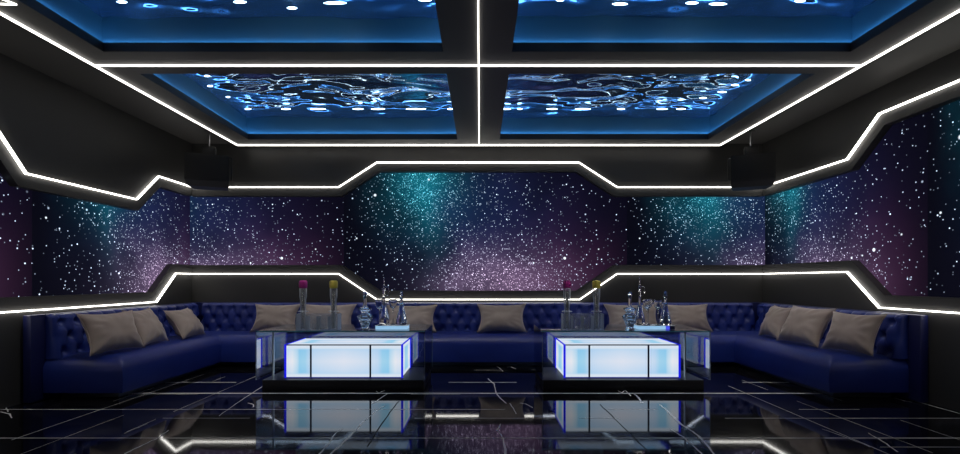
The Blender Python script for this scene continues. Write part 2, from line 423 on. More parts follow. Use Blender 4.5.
# blue trays above the lips, ripple-steel panels and hidden blue light lines
LED = .045    # ledge depth behind the lip
def wave(x, y):
    wx = x + .22*noise.noise(Vector((x*1.1, y*2.0, 3.1)))
    wy = y + .16*noise.noise(Vector((x*1.3, y*2.1, 8.2)))
    a = noise.noise(Vector((wx*2.6, wy*6.0, .3)))*.024
    b = noise.noise(Vector((wx*5.6, wy*12.5, 5.3)))*.008
    c = math.sin(wy*26+5*noise.noise(Vector((wx*1.7, wy*2, 1.7))))*.0028
    return a+b+c
n_t = 7
where = ['behind the cross beam, left of the centre line', 'behind the cross beam, right of the centre line',
         'at the top edge of the photo, left of the centre line', 'at the top edge of the photo, right of the centre line']
for k, (x0, x1, y0, y1) in enumerate(coffers):
    X0, X1, Y0, Y1 = x0-LED, x1+LED, y0-LED, y1+LED
    bm = nb()
    c = [(X0, Y0), (X1, Y0), (X1, Y1), (X0, Y1)]
    for i in range(4):
        a, b = c[i], c[(i+1) % 4]
        bm.faces.new([bm.verts.new(p) for p in ((*a, LIP), (*b, LIP), (*b, ZP+.05), (*a, ZP+.05))])
    for i in range(4):   # outer skin so the tray has thickness
        ex = .02
        co = [(X0-ex, Y0-ex), (X1+ex, Y0-ex), (X1+ex, Y1+ex), (X0-ex, Y1+ex)]
        a, b = co[i], co[(i+1) % 4]
        bm.faces.new([bm.verts.new(p) for p in ((*a, LIP), (*b, LIP), (*b, ZP+.07), (*a, ZP+.07))])
        bm.faces.new([bm.verts.new(p) for p in ((*c[i], LIP), (*c[(i+1) % 4], LIP), (*b, LIP), (*a, LIP))])
    bm.faces.new([bm.verts.new((*p, ZP+.07)) for p in co])
    bmesh.ops.remove_doubles(bm, verts=bm.verts[:], dist=1e-5)
    bmesh.ops.recalc_face_normals(bm, faces=bm.faces[:])
    tag(obj('trim_%d' % n_t, bm, M['coffer']), kind='structure'); n_t += 1
    bm = nb()
    nx, ny = 150, 120
    ox, oy = k*5.3, k*3.7
    def f(u, v):
        x = X0+.004+(X1-X0-.008)*u; y = Y0+.004+(Y1-Y0-.008)*v
        return (x, y, ZP-.0+wave(x+ox, y+oy))
    grid(bm, f, nx, ny)
    for fc in bm.faces: fc.normal_flip()
    o = obj('ripple_ceiling_panel', bm, M['ripple'], smooth=180)
    tag(o, label='blue mirror-like ripple panel in the ceiling recess ' + where[k], cat='ceiling panel', group='water-ripple panels in the ceiling recesses')
    bm = nb()
    t = .014; q = .012; zz = LIP+.0005
    for a, b in (((X0+q, Y1-q-t, zz), (X1-q, Y1-q, zz+.004)), ((X0+q, Y0+q, zz), (X1-q, Y0+q+t, zz+.004)),
                 ((X0+q, Y0+.04, zz), (X0+q+t, Y1-.04, zz+.004)), ((X1-q-t, Y0+.04, zz), (X1-q, Y1-.04, zz+.004))):
        box(bm, a, b)
    o2 = obj('cove_light', bm, M['led_blue'], o)
    # glowing ovals added as bright glints just under the ripple panel
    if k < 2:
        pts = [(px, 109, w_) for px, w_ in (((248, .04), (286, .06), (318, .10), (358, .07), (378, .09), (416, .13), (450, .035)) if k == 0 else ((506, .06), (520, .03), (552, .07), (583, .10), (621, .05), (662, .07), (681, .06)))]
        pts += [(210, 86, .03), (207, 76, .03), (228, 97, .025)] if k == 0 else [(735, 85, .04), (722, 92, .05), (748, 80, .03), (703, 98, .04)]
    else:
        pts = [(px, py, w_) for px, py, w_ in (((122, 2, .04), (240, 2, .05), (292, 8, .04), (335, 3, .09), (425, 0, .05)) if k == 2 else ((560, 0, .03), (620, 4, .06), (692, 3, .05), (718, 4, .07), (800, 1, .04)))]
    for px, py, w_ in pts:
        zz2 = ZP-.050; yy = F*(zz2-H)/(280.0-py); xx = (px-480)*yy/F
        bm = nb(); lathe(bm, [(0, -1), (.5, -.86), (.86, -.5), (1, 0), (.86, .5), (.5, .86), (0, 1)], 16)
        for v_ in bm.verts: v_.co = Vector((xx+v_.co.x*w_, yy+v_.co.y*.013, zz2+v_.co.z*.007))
        obj('glint_oval', bm, M['glint'], o, smooth=180)

toC = lambda s, t, d: (s, t, ZF+d)            # ceiling plane, s=x, t=y
toCy = lambda s, t, d: (t, s, ZF+d)           # ceiling plane, s=y, t=x
G2 = 'white light lines on the ceiling frame'
WC = .013
strip([(-.6, SX0), (SY, SX0)], toCy, .009, .014, 'long ceiling light line running to the back along the left side', G2, M['led_c'], 'ceiling_light_strip')
strip([(-.6, SX1), (SY, SX1)], toCy, .009, .014, 'long ceiling light line running to the back along the right side', G2, M['led_c'], 'ceiling_light_strip')
strip([(SX0, SY), (SX1, SY)], toC, .010, .014, 'ceiling light line parallel to the back wall, at the far end of the frame', G2, M['led_c'], 'ceiling_light_strip')
strip([(SX0, CY), (SX1, CY)], toC, .007, .011, 'ceiling light line along the cross beam between front and back recesses', G2, M['led_c'], 'ceiling_light_strip')
strip([(-.6, -.012), (SY, -.012)], toCy, .008, .014, 'ceiling light line down the centre beam, ending at the back', G2, M['led_c'], 'ceiling_light_strip')
stub = strip([(SX0+.02, 3.225), (-3.125, 3.235)], toC, .009, .007, 'short bent ceiling light line in the top left corner of the photo', G2, M['led_c'], 'ceiling_light_strip')
slant = strip([(2.86, -3.33), (3.235, -3.125)], toCy, .009, .0068, None, None, M['led_c'], 'slanted_segment')
slant.parent = stub; del slant['category']; del slant['kind']

# ------------------------------------------------------------------ floor
mf = mat('black_marble', (.006, .006, .008), .048, spec=.5)
nz = N(mf, 'ShaderNodeTexNoise'); nz.inputs['Scale'].default_value = 1.4; nz.inputs['Detail'].default_value = 8; nz.inputs['Distortion'].default_value = 1.5
tc = N(mf, 'ShaderNodeTexCoord'); L(mf, tc.outputs['Object'], nz.inputs['Vector'])
r = N(mf, 'ShaderNodeValToRGB'); e = r.color_ramp.elements
e[0].position = .488; e[0].color = (.004, .004, .006, 1); e[1].position = .512; e[1].color = (.004, .004, .006, 1)
q = e.new(.5); q.color = (.03, .03, .035, 1)
L(mf, nz.outputs['Fac'], r.inputs['Fac']); L(mf, r.outputs['Color'], bsdf(mf).inputs['Base Color'])
bsdf(mf).inputs['IOR'].default_value = 1.52; bsdf(mf).inputs['Specular Tint'].default_value = (.78, .9, 1, 1)
mj = mat('joint_highlight', (.88, .87, .85), .35)  # light caught by the joint chamfers is put into this pale colour
mv = mat('white_vein', (.92, .93, .96), .22)
mvd = mat('dark_line', (.003, .003, .004), .6, spec=.1)  # matte near-black line on the glossy floor
bm = nb()
box(bm, (XL-.15, YF-.15, -.1), (XR+.15, YB+.15, 0))
ZJ = .0006
def fquad(p, mi, z=ZJ):
    f = bm.faces.new([bm.verts.new((a, b, z)) for a, b in p]); f.material_index = mi
    f.normal_update()
    if f.normal.z < 0: f.normal_flip()
def fx(px, py): 
    Y = F*H/(py-280.0); return ((px-480.0)*Y/F, Y)
rj = random.Random(11)
def joint_y(y, w, frac):      # across the room
    x = XL
    while x < XR:
        l = rj.uniform(.25, 1.3)
        if rj.random() < frac: fquad(((x, y-w/2), (min(x+l, XR), y-w/2), (min(x+l, XR), y+w/2), (x, y+w/2)), 1)
        x += l
for y, w, fr in ((5.86, .010, .45), (5.16, .018, .6), (4.66, .030, 1), (4.62, .006, .3), (4.08, .010, .75), (3.82, .007, .5), (3.34, .012, .97), (3.16, .006, .5), (2.6, .008, .9), (1.9, .008, .9), (1.2, .008, .9), (.4, .008, .9)):
    joint_y(y, w, fr)
def joint_x(x, w, y0, y1, frac):
    w *= .6
    y = y0
    while y < y1:
        l = rj.uniform(.15, .5)
        if rj.random() < frac: fquad(((x-w/2, y), (x+w/2, y), (x+w/2, min(y+l, y1)), (x-w/2, min(y+l, y1))), 1, .0009)
        y += l
for x, w, y0, y1, fr in ((-3.33, .009, -1.5, 4.9, .6), (-3.22, .010, 3.3, 5.6, .95), (-2.9, .006, 2.5, 5.6, .5), (-2.56, .007, -1.5, 5.8, .5), (2.58, .009, -1.5, 5.8, .9), (2.88, .007, 2.4, 5.7, .6), (3.95, .012, 2.5, 4.7, .9), (3.3, .006, -1.5, 4.8, .5), (0, .004, -1.5, 2.6, .8)):
    joint_x(x, w, y0, y1, fr)
def vein(pts, w0, w1, mi=2, z=.0012):
    P = []
    # jitter the polyline
    for (a, b) in zip(pts, pts[1:]):
        for t in range(4):
            P.append((a[0]+(b[0]-a[0])*t/4, a[1]+(b[1]-a[1])*t/4))
    P.append(pts[-1])
    W = [fx(*p) for p in P]
    n = len(W)
    Lf, Rt = [], []
    for i, p in enumerate(W):
        a = W[max(i-1, 0)]; b = W[min(i+1, n-1)]
        dx, dy = b[0]-a[0], b[1]-a[1]; l = math.hypot(dx, dy) or 1
        w = 1.3*(w0+(w1-w0)*i/(n-1))*rj.uniform(.6, 1.3)
        j = rj.uniform(-.004, .004)
        Lf.append((p[0]-dy/l*(w/2)+j, p[1]+dx/l*(w/2))); Rt.append((p[0]+dy/l*(w/2)+j, p[1]-dx/l*(w/2)))
    for i in range(n-1):
        fquad((Lf[i], Lf[i+1], Rt[i+1], Rt[i]), mi, z)
V = [([(372.5, 403.7), (381, 398), (387.5, 393.7)], .010, .006), ([(376, 391), (379, 393), (385, 390)], .006, .008),
     ([(386, 405), (379, 409), (369, 417.5), (361, 424), (356, 430), (344, 442), (331, 454), (300, 480)], .006, .014),
     ([(342.5, 428.7), (335, 434), (331, 440), (326, 447), (320, 454), (300, 474)], .005, .009),
     ([(618, 390.6), (622, 393), (625, 390), (629, 394), (631, 396)], .008, .008), ([(634, 394), (637, 396), (642, 403)], .006, .022),
     ([(659.4, 404.4), (665, 409), (672, 416), (680.6, 424), (690, 430), (700, 437), (716, 456), (740, 480)], .014, .012),
     ([(670, 429), (683, 437), (702, 454), (720, 472)], .006, .008),
     ([(488, 378.6), (494, 384), (495.6, 392), (500, 398), (506.6, 403.5)], .012, .007), ([(509.7, 403.5), (513, 408), (516, 414)], .008, .005),
     ([(519.7, 403), (526, 404), (532.5, 407.6)], .006, .008), ([(501, 424), (497.7, 430), (503.5, 438.7), (504.5, 446), (506, 454), (507, 480)], .005, .013),
     ([(494, 364.5), (499.4, 368), (503, 371.4)], .010, .008), ([(506.6, 367), (511, 367), (515.5, 369)], .012, .02),
     ([(248, 403), (253, 404.5), (254, 406.8), (252, 407.5)], .012, .006), ([(219, 416), (236, 404), (248, 396), (263, 386)], .004, .008),
     ([(124, 454), (143, 445), (159, 437.6), (168.6, 430.4)], .010, .007), ([(0, 411.7), (9.3, 414), (11.4, 418)], .01, .006),
     ([(124, 433.5), (135, 429), (147, 424)], .006, .006), ([(8, 412), (5, 405), (0, 402)], .006, .006),
     ([(868, 433), (882, 441), (898, 452)], .006, .008), ([(822, 429), (845, 437), (870, 447)], .004, .008), ([(895, 398), (905, 401), (912, 402)], .01, .006)]
for p, a, b in V: vein(p, a, b)
for p in ([(399, 401), (390, 412), (380, 427), (367, 447)], [(600, 404.4), (615, 419), (632, 436), (648, 451)], [(560+760/6.136, 425), (690, 430), (707, 448)]):
    vein(p, .007, .007, 3, .0010)
# faint veins elsewhere, out of the frame
for k in range(26):
    x = rj.uniform(-4, 4); y = rj.uniform(-1.3, 2.9); pts = []
    for t in range(6):
        pts.append((x, y)); x += rj.uniform(-.16, .22); y += rj.uniform(.02, .14)
    for a, b in zip(pts, pts[1:]):
        w = rj.uniform(.002, .006)
        fquad(((a[0]-w, a[1]), (a[0]+w, a[1]), (b[0]+w, b[1]), (b[0]-w, b[1])), 2, .0013)
floor = tag(obj('floor', bm, [mf, mj, mv, mvd]), kind='structure')

# ------------------------------------------------------------------ banquette sofa
SFX0, SFX1, SFY = -3.26, 3.20, 6.03     # front line of the seat
E0, E1 = 4.37, 4.39                     # where the two arms of the U end
sofa = empty('corner_sofa', (0, 6.4, 0), label='long U-shaped navy leather sofa with button-tufted back around the room', cat='sofa')
def soff(o):
    o.parent = sofa; o.matrix_parent_inverse = Matrix.Translation((0, -6.4, 0)); return o
prof = [(.725, .07), (0, .07), (-.004, .12), (-.006, .2), (0, .275)]
na = 8
for i in range(1, na+1):
    t = i/na*PI/2
    prof.append((.13*(1-math.cos(t)), .275+.125*math.sin(t)))
prof += [(.25, .403), (.4, .40), (.725, .395)]
def etop(z, r=.13):
    if z <= .275: return 0
    q = min((z-.275)/.125, 1); return r*(1-math.sqrt(max(0, 1-q*q)))
def seat(side):
    bm = nb(); rings = []
    def P(d, z, t):   # t: running coordinate
        if side == 'L': return (SFX0-d, t, z)
        if side == 'R': return (SFX1+d, t, z)
        return (t, SFY+d, z)
    if side in 'LR':
        e = E0 if side == 'L' else E1
        zs = [.275, .31, .345, .37, .39, .40]
        rings.append([bm.verts.new(P(min(max(d, .02), .705), max(min(z, .255), .09), e)) for d, z in prof])
        for zz in zs:
            rings.append([bm.verts.new(P(d, min(z, zz), e+.004+etop(zz))) for d, z in prof])
        rings.append([bm.verts.new(P(d, z, e+.25)) for d, z in prof])
        for k in range(1, 7):
            rings.append([bm.verts.new(P(d, z, e+.25+(SFY+d-e-.25)*k/6)) for d, z in prof])
        bm.faces.new(rings[0])
    else:
        for k in range(0, 17):
            rings.append([bm.verts.new(P(d, z, (SFX0-d)+((SFX1+d)-(SFX0-d))*k/16)) for d, z in prof])
    for A, B in zip(rings, rings[1:]):
        for i in range(len(prof)-1): bm.faces.new((A[i], A[i+1], B[i+1], B[i]))
        bm.faces.new((A[-1], A[0], B[0], B[-1]))
    bmesh.ops.recalc_face_normals(bm, faces=bm.faces[:])
    return soff(obj('seat', bm, M['leather'], smooth=50))
for s in 'LBR': seat(s)

rows = [.705, .575, .435]; PX = .172
def tuft(s, z):
    """puff of the tufted pad at (s along, z up), metres"""
    best = 9; q2 = 9
    for r_, zr in enumerate(rows):
        o_ = PX/2 if r_ == 1 else 0
        for k in (-1, 0, 1):
            c = (round((s-o_)/PX)+k)*PX+o_
            d = math.hypot(s-c, (z-zr)*1.05)
            if d < best: q2 = best; best = d
            elif d < q2: q2 = d
    puff = .046*(1-math.exp(-(best/.034)**2))+.012*math.exp(-(best/.011)**2)
    # diagonal folds
    v = 1
    for sl in (1, -1):
        a = (s*1.0/PX + sl*(z-rows[0])/(rows[0]-rows[1])*.5)
        v = min(v, abs(a-round(a)))
    if z <= rows[0]+.005:
        puff -= .010*math.exp(-(v/.10)**2)
    else:
        a = s/PX; v = abs(a-round(a))
        puff -= .016*math.exp(-(v/.09)**2)
    return puff
def backrest(side):
    a, b = {'L': (E0+.03, SFY+.60), 'R': (E1+.01, SFY+.60), 'B': (SFX0-.60, SFX1+.60)}[side]
    n = int((b-a)/.0125)
    zs = [.375+.375*i/28 for i in range(29)]
    bm = nb(); R = []
    for i in range(n+1):
        s = a+(b-a)*i/n; ring = []
        endf = min(1, (s-a)/.04, 1) if side in 'LR' else 1
        endf = .35+.65*math.sqrt(max(0, min(1, endf)))
        def P(d, z):
            if side == 'L': return (SFX0-d, s, z)
            if side == 'R': return (SFX1+d, s, z)
            return (s, SFY+d, z)
        for z in zs:
            base = .655+(z-.4)*.13
            ring.append(bm.verts.new(P(base-(tuft(s, z)+.02)*endf, z)))
        tp = tuft(s, .75)*endf
        ring.append(bm.verts.new(P(.690-tp*.6, .772))); ring.append(bm.verts.new(P(.705-tp*.2, .781))); ring.append(bm.verts.new(P(.724, .778)))
        ring.append(bm.verts.new(P(.724, .375)))
        R.append(ring)
    for A, B in zip(R, R[1:]):
        m = len(A)
        for k in range(m): bm.faces.new((A[k], A[(k+1) % m], B[(k+1) % m], B[k]))
    bm.faces.new(R[0]); bm.faces.new(R[-1])
    bmesh.ops.recalc_face_normals(bm, faces=bm.faces[:])
    return soff(obj('backrest', bm, M['leather'], smooth=70))
for s in 'LBR': backrest(s)
def sbox(name, a, b, m, bev=.008):
    bm = nb(); box(bm, a, b, bev); return soff(obj(name, bm, m, smooth=30))
sbox('back_shell', (SFX0-.80, 4.26, .005), (SFX0-.728, SFY+.725, .785), M['shell'])
sbox('back_shell', (SFX1+.728, 4.28, .005), (SFX1+.80, SFY+.725, .785), M['shell'])
sbox('back_shell', (SFX0-.80, SFY+.728, .005), (SFX1+.80, SFY+.762, .785), M['shell'])
sbox('toe_kick', (SFX0-.66, E0+.12, .001), (SFX0-.12, SFY+.4, .07), M['kick'], .003)
sbox('toe_kick', (SFX1+.12, E1+.12, .001), (SFX1+.66, SFY+.4, .07), M['kick'], .003)
sbox('toe_kick', (SFX0-.118, SFY+.12, .001), (SFX1+.118, SFY+.6, .07), M['kick'], .003)

# ------------------------------------------------------------------ pillows
def make_pillow(w, h, t, seed):
    bm = nb(); n = 26
    def surf(sg):
        def f(u, v):
            a, b = 2*u-1, 2*v-1
            pinch = .17
            x = w/2*a*(1-pinch*(1-b*b)*abs(a)**1.5)
            z = h/2*b*(1-pinch*.8*(1-a*a)*abs(b)**1.5)
            th = t/2*(max(0, (1-a**4)*(1-b**4)))**.7*1.15*(1-.25*(a*a+b*b)/2)
            edge = max(abs(a), abs(b))
            cr = noise.noise(Vector((a*2.2+seed, b*2.2, sg)))*.012
            ang = math.atan2(b, a)
            fold = math.sin(ang*13+seed+2*noise.noise(Vector((a, b, seed))))*.020*max(0, edge-.40)*(1-edge)*6*(abs(a*b))**.4
            return (x, sg*(th+(cr+fold)*(1-edge**6)), z+h/2)
        return f
    grid(bm, surf(1), n, n); grid(bm, surf(-1), n, n)
    bmesh.ops.remove_doubles(bm, verts=bm.verts[:], dist=1e-4)
    bmesh.ops.recalc_face_normals(bm, faces=bm.faces[:])
    f1 = surf(1)
    rim = [f1(i/20, 0) for i in range(20)]+[f1(1, i/16) for i in range(16)]+[f1(1-i/20, 1) for i in range(20)]+[f1(0, 1-i/16) for i in range(16)]
    rim = [(x, 0, z) for x, y, z in rim]
    return bm, rim
def pillow(c, yaw, lean, w, h, label, group, seed, t=.19, roll=0):
    root = empty('throw_pillow', c, 0, label=label, cat='pillow', group=group)
    root.rotation_euler = Matrix.Rotation(yaw, 3, 'Z').to_4x4().__matmul__(Matrix.Rotation(lean, 4, 'X')).__matmul__(Matrix.Rotation(roll, 4, 'Y')).to_euler()
    bm, rim = make_pillow(w, h, t, seed)
    obj('cover', bm, M['taupe'], root, smooth=180)
    b2 = nb(); tube(b2, rim, .0045, 6, True)
    obj('piping', b2, M['pipe'], root, smooth=60)
    return root
GP = 'taupe satin pillows leaning on the sofa back'
# yaw: 0 = faces the camera (-Y)
SZ = .412
d_ = math.radians
pillow((-3.475, 4.625, SZ), d_(80), d_(-22), .58, .41, 'large taupe pillow at left end of the sofa, nearest the viewer there', GP, 1.3, t=.17)
pillow((-3.50, 5.20, SZ), d_(96), d_(-29), .50, .43, 'taupe pillow overlapped by the large one at the left end of the sofa', GP, 2.7, t=.14)
pillow((-3.47, 5.84, SZ), d_(95), d_(-33), .54, .40, 'taupe pillow standing alone near the left corner of the sofa', GP, 4.1, t=.17)
pillow((3.48, 4.57, SZ), d_(-74), d_(-24), .50, .41, 'taupe pillow at right end of the sofa, nearest the viewer there', GP, 5.3, t=.17)
pillow((3.40, 5.17, SZ), d_(-86), d_(-27), .62, .45, 'middle taupe pillow of the three on the right arm of the sofa', GP, 6.9, t=.17)
pillow((3.47, 5.78, SZ), d_(-97), d_(-26), .50, .42, 'taupe pillow half hidden behind another near the right corner of the sofa', GP, 8.2, t=.16)
YP = 6.31
pillow((-2.72, YP, SZ), 0, d_(-24), .62, .40, 'taupe pillow leftmost on the back seat, behind the left table edge', GP, 9.1)
pillow((-2.03, YP+.01, SZ), 0, d_(-24), .74, .40, 'taupe pillow on the back seat behind the left magenta and yellow capped bottles', GP, 10.2)
pillow((-.92, YP, SZ), 0, d_(-24), .70, .39, 'taupe pillow on the back seat behind the left table decanters', GP, 11.4)
pillow((.29, YP, SZ), 0, d_(-24), .66, .40, 'taupe pillow alone in the middle of the back seat between the tables', GP, 12.6)
pillow((2.03, YP, SZ), 0, d_(-24), .74, .40, 'taupe pillow on the back seat behind the right table decanters', GP, 13.8)
pillow((2.74, YP, SZ), 0, d_(-24), .66, .40, 'taupe pillow rightmost on the back seat, behind the right table end', GP, 14.9)

# ------------------------------------------------------------------ glowing tables
TY0, TY1, TT = 4.78, 5.50, .593
BZ0, BZ1, BYf, BYb = .108, .441, 4.87, 5.42
def table(X0, X1, bx0, bx1, finx, px0, px1, label):
    cx = (X0+X1)/2
    root = empty('glass_coffee_table', (cx, 5.08, 0), label=label, cat='table', group='glowing glass coffee tables')
    R = lambda a: (a[0]-cx, a[1]-5.08, a[2])
    def b(name, a, c, m, par=root, bev=0): return boxo(name, R(a), R(c), m, par, bev)
    b('plinth', (px0, TY0+.0, .0005), (px1, TY1-.02, .104), M['plinth'], bev=.004)
    b('table_top', (X0, TY0, TT-.012), (X1, TY1, TT), M['top'])
    g = .012
    s1 = b('side_panel', (X0, TY0, .105), (X0+g, TY1, TT-.013), M['case'])
    s2 = b('side_panel', (X1-g, TY0, .105), (X1, TY1, TT-.013), M['case'])
    b('polished_edge', (X0+.001, TY0-.003, .105), (X0+.006, TY0-.0002, TT-.013), M['edge'], s1)
    b('polished_edge', (X1-.006, TY0-.003, .105), (X1-.001, TY0-.0002, TT-.013), M['edge'], s2)
    b('back_panel', (X0+g+.001, TY1-g, .105), (X1-g-.001, TY1, TT-.013), M['case_back'])
    b('front_edge', (X0+.001, TY0-.004, TT-.012), (X1-.001, TY0-.0003, TT), M['teal_edge'])
    b('polished_edge', (X1-.009, TY1+.0002, .105), (X1+.004, TY1+.004, TT-.013), M['edge'], s2)
    b('glass_fin', (finx-.008, TY0+.002, .105), (finx+.008, TY0+.012, TT-.013), M['edge'])
    # light box
    bc = ((bx0+bx1)/2-cx, (BYf+BYb)/2-5.08, (BZ0+BZ1)/2)
    lb = bpy.data.objects.new('light_box', None); C.objects.link(lb); lb.parent = root; lb.location = bc
    hx, hy, hz = (bx1-bx0)/2, (BYb-BYf)/2, (BZ1-BZ0)/2
    # glowing core built of five panels
    def pan(name, a, c, m): return boxo(name, a, c, m, lb)
    dm = diffuser('box_front_light', hx, hz, (0, 2)); ds = diffuser('box_side_light', hy*.8, hz, (1, 2)); dt = diffuser('box_top_light', hx, hy*.6, (0, 1))
    e_ = .007
    pan('light_panel', (-hx+e_, -hy, -hz+e_), (hx-e_, -hy+.006, hz-e_), dm)
    pan('light_panel', (-hx+e_, hy-.006, -hz+e_), (hx-e_, hy, hz-e_), dm)
    pan('light_panel', (-hx, -hy+e_, -hz+e_), (-hx+.006, hy-e_, hz-e_), ds)
    pan('light_panel', (hx-.006, -hy+e_, -hz+e_), (hx, hy-e_, hz-e_), ds)
    pan('light_panel', (-hx+e_, -hy+e_, hz-.006), (hx-e_, hy-e_, hz), dt)
    pan('base_panel', (-hx+e_, -hy+e_, -hz+.001), (hx-e_, hy-e_, -hz+.006), M['frame'])
    # blue edge rails and dark mullions
    w = .0095
    for sx in (-1, 1):
        for sy in (-1, 1):
            boxo('edge_light', (sx*hx-w, sy*hy-w, -hz), (sx*hx+w, sy*hy+w, hz+.006), M['frame_blue'], lb)
        boxo('edge_light', (sx*hx-w*.6, -hy+w+.0005, hz-.003), (sx*hx+w*.6, hy-w-.0005, hz+.006), M['frame_blue'], lb)
    bm = nb()
    for sy in (-1, 1):
        box(bm, (-hx, sy*hy-.006, hz-.005), (hx, sy*hy+.006, hz+.005))
    for fx_ in (-.565*hx, .455*hx) if X0 < 0 else (-.57*hx, .46*hx):
        box(bm, (fx_-.009, -hy-.004, -hz), (fx_+.009, -hy+.002, hz))
        box(bm, (fx_-.009, hy-.002, -hz), (fx_+.009, hy+.004, hz))
    obj('mullion', bm, M['frame'], lb)
    boxo('under_light', (-hx+w, -hy-.004, -hz-.003), (hx-w, -hy-.001, -hz+.008), M['violet'], lb)
    return root
table(-2.234, -.547, -1.973, -.79, -2.062, -2.17, -.56, 'glass coffee table around a glowing blue-white light box, left of the two')
table(.617, 2.295, .858, 2.023, 2.044, .63, 2.23, 'glass coffee table around a glowing blue-white light box, right of the two')

# ------------------------------------------------------------------ table-top glassware
def lathe_obj(name, prof, m, parent, n=24, sm=40, c=(0, 0, 0)):
    bm = nb(); lathe(bm, prof, n, c); return obj(name, bm, m, parent, smooth=sm)
def capped_bottle(x, y, cap, label, group, z0):
    r = empty('test_tube_bottle', (x, y, z0), label=label, cat='bottle', group=group)
    lathe_obj('body', [(0, 0), (.026, 0), (.028, .02), (.027, .19), (.030, .30), (.036, .33), (.037, .415), (.034, .42), (0, .42)], M['acryl'], r)
    lathe_obj('streak_core', [(0, .01), (.013, .01), (.013, .38), (0, .38)], M['streak_core'], r, 16)  # metal core added to give the bottle bright streaks
    lathe_obj('collar_ring', [(.029, .175), (.052, .178), (.052, .186), (.029, .189), (.029, .175)], M['acryl'], r)
    lathe_obj('cap', [(0, .418), (.036, .418), (.041, .43), (.043, .47), (.040, .487), (.028, .496), (0, .498)], M[cap], r, 28, 50)
    return r
def tumbler(x, y, z0, label, group):
    bm = nb(); lathe(bm, [(0, 0), (.026, 0), (.031, .115), (.0295, .115), (.0245, .012), (0, .012)], 20)
    o = obj('glass_tumbler', bm, M['glass'], smooth=40, loc=(x, y, z0)); return tag(o, label, 'glass', group)
def caddy(x0, x1, y0, y1, z0, label):
    cx, cy = (x0+x1)/2, (y0+y1)/2; hx, hy = (x1-x0)/2, (y1-y0)/2
    r = empty('acrylic_caddy', (cx, cy, z0), label=label, cat='bottle holder', group='clear holders with two bottles and glasses')
    bm = nb(); t = .004; h = .165
    box(bm, (-hx, -hy, 0), (hx, -hy+t, h)); box(bm, (-hx, hy-t, 0), (hx, hy, h))
    box(bm, (-hx, -hy+t, 0), (-hx+t, hy-t, h)); box(bm, (hx-t, -hy+t, 0), (hx, hy-t, h))
    box(bm, (-hx+t, -hy+t, 0), (hx-t, hy-t, t))
    obj('wall_panel', bm, M['acryl'], r)
    for dx in (-hx+.10, 0, hx-.10):
        boxo('divider', (dx-.002, -hy+t, t), (dx+.002, hy-t, h*.85), M['acryl'], r)
    return r
def lantern_decanter(x, y, z0, label):
    r = empty('crystal_decanter', (x, y, z0), label=label, cat='decanter', group='cut crystal decanters shaped like lanterns')
    lathe_obj('body', [(0, 0), (.046, 0), (.048, .008), (.034, .03), (.052, .07), (.078, .128), (.084, .138), (.072, .146), (.036, .172), (.05, .195), (.068, .212), (.066, .218), (.036, .228), (.02, .245), (.016, .32), (.02, .328), (0, .328)], M['glass'], r, 10, 20)
    lathe_obj('inner_cone', [(0, .012), (.02, .014), (.044, .118), (.010, .124), (0, .122)], M['glass'], r, 8, 20)
    lathe_obj('stopper', [(0, .329), (.012, .329), (.016, .34), (.026, .358), (.022, .375), (.010, .388), (0, .391)], M['glass'], r, 8, 20)
    return r
def tall_decanter(x, y, z0, label):
    r = empty('tall_decanter', (x, y, z0), label=label, cat='decanter', group='tall thin-necked decanters on the lit bases')
    lathe_obj('body', [(0, 0), (.05, 0), (.056, .02), (.054, .06), (.042, .12), (.024, .18), (.014, .22), (.011, .30), (.012, .40), (.016, .41), (0, .41)], M['glass'], r, 20, 40)
    lathe_obj('stopper', [(0, .411), (.008, .412), (.006, .43), (.0055, .48), (.009, .49), (0, .497)], M['glass'], r, 12, 40)
    bm = nb(); tube(bm, [(.012, 0, .30), (.045, 0, .305), (.05, 0, .33), (.05, 0, .37), (.045, 0, .392), (.014, 0, .395)], .0035, 8)
    obj('handle', bm, M['glass'], r, smooth=60); return r
def squat_decanter(x, y, z0, label):
    r = empty('stoppered_decanter', (x, y, z0), label=label, cat='decanter', group='flared decanters with knob stoppers on the lit bases')
    lathe_obj('body', [(0, 0), (.05, 0), (.06, .012), (.056, .05), (.042, .12), (.026, .18), (.02, .21), (.026, .222), (.018, .228), (.015, .26), (.02, .268), (0, .268)], M['glass'], r, 14, 25)
    lathe_obj('stopper', [(0, .27), (.012, .27), (.016, .28), (.024, .298), (.018, .314), (.014, .32), (.018, .332), (.010, .348), (0, .352)], M['glass'], r, 10, 25); return r
def goblet(x, y, z0, label, group):
    r = empty('wine_glass', (x, y, z0), label=label, cat='wine glass', group=group)
    lathe_obj('foot', [(0, 0), (.034, 0), (.033, .003), (.008, .008), (0, .008)], M['glass'], r, 20)
    lathe_obj('stem', [(0, .0085), (.005, .0085), (.0038, .05), (.0038, .14), (.008, .164), (0, .164)], M['glass'], r, 12)
    lathe_obj('bowl', [(0, .165), (.012, .166), (.034, .19), (.041, .22), (.040, .268), (.0385, .268), (.039, .22), (.032, .193), (.010, .172), (0, .171)], M['glass'], r, 24)
    return r
